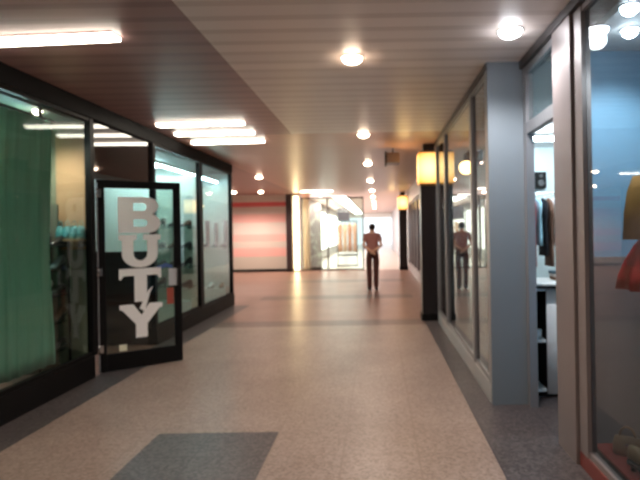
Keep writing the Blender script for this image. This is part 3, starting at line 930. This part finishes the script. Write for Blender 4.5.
def garment(x, y, zt, L, col, label, group, rz=0.0, w=0.44, th=0.055):
    """a top on a hanger; plane of the garment is local YZ, shoulders at zt"""
    t = thing('garment', label, 'garment', (x, y, zt), rz, group)
    bm = bmesh.new()
    rings = []
    for k, (v, ww, tt) in enumerate(((0.0, 0.14, 0.5), (0.03, 0.55, 0.75), (0.09, 0.92, 0.95), (0.22, 1.0, 1.0), (0.45, 0.84, 1.0), (0.8, 0.88, 1.15), (1.0, 0.92, 1.2))):
        z = -v * L
        a, b = w / 2 * ww, th / 2 * tt
        rings.append([(b * math.copysign(abs(math.sin(R(q))) ** 0.6, math.sin(R(q))) * (1 + 0.12 * math.sin(q * 0.11 + k)), a * math.cos(R(q)), z) for q in range(0, 360, 24)])
    loft(bm, rings)
    obj('cloth', bm, col, t)
    bm = bmesh.new()
    P = [(0, 0, -0.01), (0, 0, 0.045), (0, 0.014, 0.060), (0, 0.012, 0.078)]
    for p, q in zip(P[:-1], P[1:]):
        rod(bm, p, q, 0.004, 6)
    rod(bm, (0, -0.12, -0.04), (0, 0, -0.01), 0.005, 6); rod(bm, (0, 0.12, -0.04), (0, 0, -0.01), 0.005, 6)
    obj('hanger', bm, M_CHROME, t)
    return t
cl = [('white', (222, 224, 226)), ('teal', (64, 140, 150)), ('black', (30, 30, 36)), ('pale blue', (150, 190, 206)), ('dark red', (140, 56, 62)), ('brown', (110, 80, 66)), ('grey', (130, 134, 140))]
ORD = ['first', 'second', 'third', 'fourth', 'fifth', 'sixth', 'seventh', 'eighth', 'ninth', 'tenth', 'eleventh', 'twelfth', 'thirteenth',
       'fourteenth', 'fifteenth', 'sixteenth', 'seventeenth', 'eighteenth', 'nineteenth', 'twentieth']
order = [6, 0, 4, 3, 6, 0, 4, 1, 4, 3, 2, 5, 0, 4, 2, 6, 1, 0, 3, 2]
for k in range(20):
    n_, c_ = cl[order[k]]
    garment(1.66 + 0.088 * k, 8.0, 2.045, 0.72 + 0.16 * ((k * 7) % 3), mat('cloth_' + n_.replace(' ', '_'), c_, 0.8, 0, 0.2, 0.1, 6),
            n_ + ' garment, ' + ORD[k] + ' from left on the chrome rail of the right shop', 'garments on the chrome rail')

# folded clothes on the counter
for k, (c, n_) in enumerate((((120, 92, 74), 'brown'), ((206, 200, 194), 'cream'), ((84, 110, 124), 'slate blue'))):
    o = obj('folded_cloth', B(-0.13, 0.13, -0.1, 0.1, 0, 0.028), mat('fold_' + n_.replace(' ', '_'), c, 0.85, 0, 0.2, 0.15, 8), bevel=0.011, loc=(1.86, 5.2, 1.0755 + 0.0285 * k), rot=(0, 0, R(5 * k - 6)))
    tag(o, n_ + ' folded garment in the pile on the white counter', 'folded garment', 'folded garments on the counter')

# ------------------------------------------------------------------ right window display
t = thing('display_platform', 'low red cloth covered platform on the floor of the right shop window', 'platform', (1.40, 1.0, 0))
obj('box', B(0.02, 0.95, 0.0, 2.45, 0.0, 0.14), M_BLACKM, t)
obj('cover', B(0.01, 0.96, -0.01, 2.46, 0.14, 0.155), mat('red_cloth', (150, 58, 50), 0.85, 0, 0.2, 0.15, 5), t)
t = thing('dress_form', 'dress form in an ochre top and red skirt at the right picture edge', 'dress form', (1.765, 3.25, 0.155), R(200))
bm = bmesh.new(); lathe(bm, [(0.15, 0.0), (0.15, 0.015), (0.03, 0.035), (0.016, 0.06), (0.016, 1.15)]); obj('stand', bm, M_CHROME, t)
def up(p):
    return [(a, b, c + 0.2) for a, b, c in p]
def ell(prof, n=28):
    bm = bmesh.new()
    loft(bm, [[(rx * math.cos(2 * PI * i / n), ry * math.sin(2 * PI * i / n), z) for i in range(n)] for rx, ry, z in prof])
    return bm
obj('torso', ell(up([(0.12, 0.09, 0.95), (0.165, 0.12, 1.02), (0.12, 0.09, 1.18), (0.155, 0.115, 1.38), (0.17, 0.10, 1.50), (0.12, 0.075, 1.56), (0.05, 0.05, 1.59), (0.045, 0.045, 1.67), (0.02, 0.02, 1.69)])),
    mat('form_linen', (206, 190, 160), 0.8), t)
bm = ell(up([(0.135, 0.105, 1.14), (0.145, 0.108, 1.25), (0.168, 0.127, 1.38), (0.182, 0.112, 1.50), (0.13, 0.085, 1.57), (0.07, 0.065, 1.60)]))
M_OCHRE = mat('ochre_knit', (160, 116, 62), 0.85, 0, 0.2, 0.4, 9)
obj('top', bm, M_OCHRE, t)['label'] = 'ochre short-sleeved top'
for s in (-1, 1):
    bm = bmesh.new()
    loft(bm, [[(s * (0.155 + d) + r * math.cos(R(a)) * 0.8, r * math.sin(R(a)), z + 0.2) for a in range(0, 360, 30)] for r, d, z in ((0.05, 0.0, 1.55), (0.062, 0.03, 1.46), (0.07, 0.05, 1.32), (0.075, 0.055, 1.16))])
    obj('sleeve', bm, M_OCHRE, t)
n = 48
bm = bmesh.new()
rings = []
for rr, z, amp in ((0.125, 1.17, 0.0), (0.165, 1.12, 0.02), (0.22, 1.02, 0.06), (0.25, 0.93, 0.10), (0.262, 0.85, 0.12)):
    rings.append([(rr * (1 + amp * math.sin(8 * 2 * PI * i / n)) * math.cos(2 * PI * i / n), 0.82 * rr * (1 + amp * math.sin(8 * 2 * PI * i / n)) * math.sin(2 * PI * i / n), z + 0.2) for i in range(n)])
loft(bm, rings, cap=False)
sk = obj('skirt', bm, mat('red_skirt', (200, 22, 28), 0.7, 0, 0.3, 0.08, 4), t)
sk['label'] = 'short flared red skirt'
md = sk.modifiers.new('thick', 'SOLIDIFY'); md.thickness = 0.004
# bags and shoes at the foot of the display
def low_bag(x, y, rz, c, label, s=1.0):
    t = thing('handbag', label, 'bag', (x, y, 0.156), rz)
    m_ = mat('bag_' + label.split()[0], c, 0.5, 0, 0.4, 0.25, 9)
    bm = bmesh.new()
    loft(bm, [[(w * s * math.copysign(abs(math.cos(R(a))) ** 0.5, math.cos(R(a))), d * s * math.copysign(abs(math.sin(R(a))) ** 0.5, math.sin(R(a))), z * s) for a in range(0, 360, 18)]
              for w, d, z in ((0.13, 0.055, 0), (0.145, 0.07, 0.03), (0.14, 0.06, 0.12), (0.12, 0.025, 0.19))])
    obj('body', bm, m_, t)
    bm = bmesh.new()
    P = [(0.075 * s * math.cos(R(a)), 0, (0.18 + 0.11 * math.sin(R(a))) * s) for a in range(0, 181, 15)]
    for p, q in zip(P[:-1], P[1:]):
        rod(bm, p, q, 0.007, 6)
    obj('handle', bm, m_, t)
    bm = bmesh.new(); lathe(bm, [(0.012, 0.0), (0.012, 0.008)], n=12)
    obj('clasp', bm, M_CHROME, t, loc=(0, -0.062 * s, 0.12 * s), rot=(R(90), 0, 0))
low_bag(1.72, 2.72, R(-20), (120, 84, 52), 'brown handbag on the red platform, nearest the dress form stand', 0.8)
low_bag(1.96, 3.2, R(15), (86, 72, 66), 'taupe handbag on the red platform, behind the brown one', 0.9)
low_bag(1.55, 3.28, R(-30), (158, 116, 84), 'tan handbag on the red platform beside the window frame', 0.6)
for k, (x, y, rz, c) in enumerate(((1.52, 2.98, -60, 2), (1.60, 2.86, -50, 2), (1.48, 2.80, -100, 3), (1.55, 2.62, -95, 1))):
    shoe(x, y, 0.156, R(rz), c, ['tan shoe on the red platform, near the window frame', 'tan shoe on the red platform, near the brown handbag', 'white shoe on the red platform against the glass', 'brown shoe on the red platform, closest to the viewer'][k],
         'shoes on the red platform', heel=0.04, L=0.23)

# ------------------------------------------------------------------ far stand with peach clothes
t = thing('clothes_stand', 'dark clothes stand with a header board in the bright arcade', 'clothes stand', (-1.42, 23.6, 0))
obj('header_board', B(-0.42, 0.14, -0.03, 0.03, 2.05, 2.62), mat('slate', (96, 88, 98), 0.6, 0, 0.3, 0.1, 4), t)
for s in (-0.42, 0.46):
    bm = bmesh.new(); rod(bm, (s, 0, 0.0), (s, 0, 2.05), 0.02); obj('upright', bm, M_DKFR, t)
bm = bmesh.new(); rod(bm, (-0.42, 0, 2.02), (0.46, 0, 2.02), 0.02); obj('rail', bm, M_DKFR, t)
obj('base', B(-0.46, 0.5, -0.22, 0.22, 0.0, 0.04), M_DKFR, t)
obj('low_bar', B(-0.42, 0.46, -0.02, 0.02, 0.46, 0.52), M_DKFR, t)
pc = [(226, 176, 150), (236, 202, 176), (214, 160, 136), (232, 190, 170)]
for k in range(4):
    garment(-1.72 + 0.22 * k, 23.6, 1.94, 1.3, mat('peach_%s' % 'abcd'[k], pc[k], 0.8, 0, 0.2, 0.1, 5),
            'long peach garment, ' + ['leftmost', 'second from left', 'third from left', 'rightmost'][k] + ' on the clothes stand in the arcade', 'peach garments on the arcade stand', R(90), 0.2, 0.12)

# ------------------------------------------------------------------ the man
def skin_mesh(name, verts, edges, material, parent, sub=2, root=0):
    bm = bmesh.new()
    ly = bm.verts.layers.skin.verify()
    vs = []
    for i, (p, r) in enumerate(verts):
        v = bm.verts.new(p)
        v[ly].radius = r if isinstance(r, tuple) else (r, r)
        v[ly].use_root = (i == root)
        vs.append(v)
    for a, b in edges:
        bm.edges.new((vs[a], vs[b]))
    me = bpy.data.meshes.new(name); bm.to_mesh(me); bm.free()
    tmp = bpy.data.objects.new(name, me); COL.objects.link(tmp)
    s = tmp.modifiers.new('skin', 'SKIN'); s.use_smooth_shade = True
    s.branch_smoothing = 0.6
    u = tmp.modifiers.new('sub', 'SUBSURF'); u.levels = sub; u.render_levels = sub
    bpy.context.view_layer.update()
    baked = bpy.data.meshes.new_from_object(tmp.evaluated_get(bpy.context.evaluated_depsgraph_get()))
    bpy.data.objects.remove(tmp)
    baked.name = name
    baked.materials.clear(); baked.materials.append(material)
    for p in baked.polygons:
        p.use_smooth = True
    o = bpy.data.objects.new(name, baked); COL.objects.link(o)
    o.parent = parent
    return o

man = thing('person', 'person in a dusky rose shirt and dark trousers standing in the passage, hands clasped', 'person', (-0.16, 13.9, 0), R(4))
man.scale = (1.03, 1.03, 1.03)
M_SKIN = mat('skin', (222, 170, 142), 0.55, 0, 0.4, 0.04, 12)
V = []; E = []
def add(p, r, link=None):
    V.append((p, r)); i = len(V) - 1
    if link is not None:
        E.append((link, i))
    return i
# faces +Y (away from the viewer), hands clasped behind the back (-Y)
pel = add((0, 0, 0.96), (0.155, 0.105))
wst = add((0, 0.01, 1.12), (0.145, 0.10), pel)
che = add((0, 0.0, 1.30), (0.165, 0.11), wst)
upc = add((0, -0.01, 1.43), (0.12, 0.08), che)
nek = add((0, 0.0, 1.51), (0.06, 0.062), upc)
chn = add((0, 0.022, 1.565), (0.068, 0.082), nek)
hed = add((0, 0.022, 1.64), (0.084, 0.102), chn)
top = add((0, 0.015, 1.715), (0.062, 0.076), hed)
add((0, 0.122, 1.612), 0.009, hed)
for s in (-1, 1):
    add((s * 0.094, 0.005, 1.625), (0.012, 0.02), hed)
for s in (-1, 1):
    shd = add((s * 0.165, -0.01, 1.40), 0.05, upc)
    elb = add((s * 0.235, -0.075, 1.16), 0.042, shd)
    wri = add((s * 0.055, -0.175, 1.03 + 0.01 * s), 0.028, elb)
    plm = add((s * -0.005, -0.19, 0.985 + 0.02 * s), (0.034, 0.018), wri)
    for f in range(4):
        b_ = (s * (-0.03 + 0.004 * f), -0.20 - 0.002 * f, 0.985 + 0.02 * s - 0.018 * f + 0.02)
        k1 = add(b_, 0.009, plm)
        k2 = add((b_[0] - s * 0.03, b_[1] - 0.006, b_[2] - 0.012), 0.0085, k1)
        add((b_[0] - s * (0.045 + 0.004 * (f % 2)), b_[1] + 0.012, b_[2] - 0.026), 0.0075, k2)
    th1 = add((s * 0.0, -0.205, 1.01 + 0.02 * s), 0.0095, plm)
    add((s * -0.02, -0.222, 1.015 + 0.02 * s), 0.009, th1)
    hip = add((s * 0.095, 0.0, 0.88), 0.088, pel)
    kne = add((s * 0.085, 0.012, 0.49), 0.056, hip)
    clf = add((s * 0.084, -0.012, 0.34), 0.052, kne)
    ank = add((s * 0.082, -0.02, 0.09), 0.036, clf)
    fot = add((s * 0.088, 0.06, 0.045), (0.04, 0.03), ank)
    add((s * 0.096, 0.15, 0.035), (0.036, 0.022), fot)
skin_mesh('body', V, E, M_SKIN, man)
def garb(name, verts, edges, m_, root=0):
    return skin_mesh(name, verts, edges, m_, man, 2, root)
M_SHIRT = mat('rose_shirt', (172, 118, 110), 0.8, 0, 0.2, 0.1, 10)
sv = [((0, 0, 0.925), (0.182, 0.135)), ((0, 0.01, 1.10), (0.180, 0.132)), ((0, 0.0, 1.30), (0.192, 0.135)), ((0, -0.01, 1.43), (0.155, 0.108)), ((0, 0, 1.515), (0.088, 0.082))]
se = [(0, 1), (1, 2), (2, 3), (3, 4)]
for s in (-1, 1):
    i = len(sv)
    sv += [((s * 0.175, -0.01, 1.425), 0.074), ((s * 0.214, -0.05, 1.25), 0.062)]
    se += [(3, i), (i, i + 1)]
garb('shirt', sv, se, M_SHIRT)['label'] = 'dusky rose short-sleeved shirt'
M_TROU = mat('dark_trousers', (92, 58, 54), 0.8, 0, 0.2, 0.1, 10)
tv = [((0, 0, 0.965), (0.172, 0.122)), ((0, 0, 1.08), (0.164, 0.118))]
te = [(0, 1)]
for s in (-1, 1):
    i = len(tv)
    tv += [((s * 0.097, 0.0, 0.86), 0.102), ((s * 0.086, 0.01, 0.49), 0.08), ((s * 0.085, -0.01, 0.34), 0.074), ((s * 0.083, -0.008, 0.035), 0.066)]
    te += [(0, i), (i, i + 1), (i + 1, i + 2), (i + 2, i + 3)]
garb('trousers', tv, te, M_TROU)['label'] = 'dark brown trousers'
bm = ell([(0.13, 0.09, 0.945), (0.142, 0.103, 0.95), (0.142, 0.103, 0.98), (0.13, 0.09, 0.985)])
obj('belt', bm, M_BLACKM, man, smooth=True)
hv = [((0, -0.03, 1.545), (0.07, 0.05)), ((0, -0.014, 1.64), (0.094, 0.096)), ((0, 0.004, 1.725), (0.074, 0.088))]
garb('hair', hv, [(0, 1), (1, 2)], mat('dark_hair', (48, 36, 32), 0.7, 0, 0.3, 0.2, 30))
for s in (-1, 1):
    bm = bmesh.new()
    loft(bm, [[(s * (0.084 + 0.02 * v) + w * math.cos(R(a)), y, max(0.0, h * 0.5 + h * 0.5 * math.sin(R(a)))) for a in range(0, 360, 24)]
              for v, y, w, h in ((0, -0.075, 0.02, 0.06), (0, -0.06, 0.042, 0.10), (0.1, 0.0, 0.044, 0.10), (0.4, 0.08, 0.05, 0.075), (0.8, 0.15, 0.048, 0.05), (1.0, 0.195, 0.02, 0.03))])
    obj('shoe', bm, mat('man_shoe', (50, 34, 32), 0.5), man, smooth=True)
    bm = bmesh.new(); bmesh.ops.create_uvsphere(bm, u_segments=12, v_segments=8, radius=0.012)
    obj('eye', bm, M_WHITE, man, smooth=True, loc=(s * 0.032, 0.101, 1.648))

mo = obj('mouth', ell([(0.004, 0.004, -0.206), (0.024, 0.006, -0.203), (0.024, 0.006, -0.197), (0.004, 0.004, -0.194)], 12), mat('lips', (170, 96, 90), 0.5), man, smooth=True, loc=(0, 0.102, 1.772))
# ------------------------------------------------------------------ the left shop stands a touch further out
for o in list(COL.objects):
    if o.parent is not None:
        continue
    n = o.name.split('.')[0]
    if n in ('trim_1', 'trim_2', 'window_1', 'window_2', 'window_3', 'window_4', 'wall_left_front', 'wall_left_end'):
        o.location.y += 0.13
    elif n in ('wall_display', 'ceiling_shop', 'wall_left_shop', 'wall_window_backing', 'wall_window_divider', 'wall_window_screen', 'curtain',
               'curtain_rail', 'wall_board', 'shoe_stand', 'wall_shelf', 'shelf_unit', 'shoe_cabinet', 'glass_door', 'strip_light') \
            or (n in ('shoe', 'boot', 'handbag') and o.location.x < -3):
        o.location.y += 0.13
        o.location.x -= 0.07
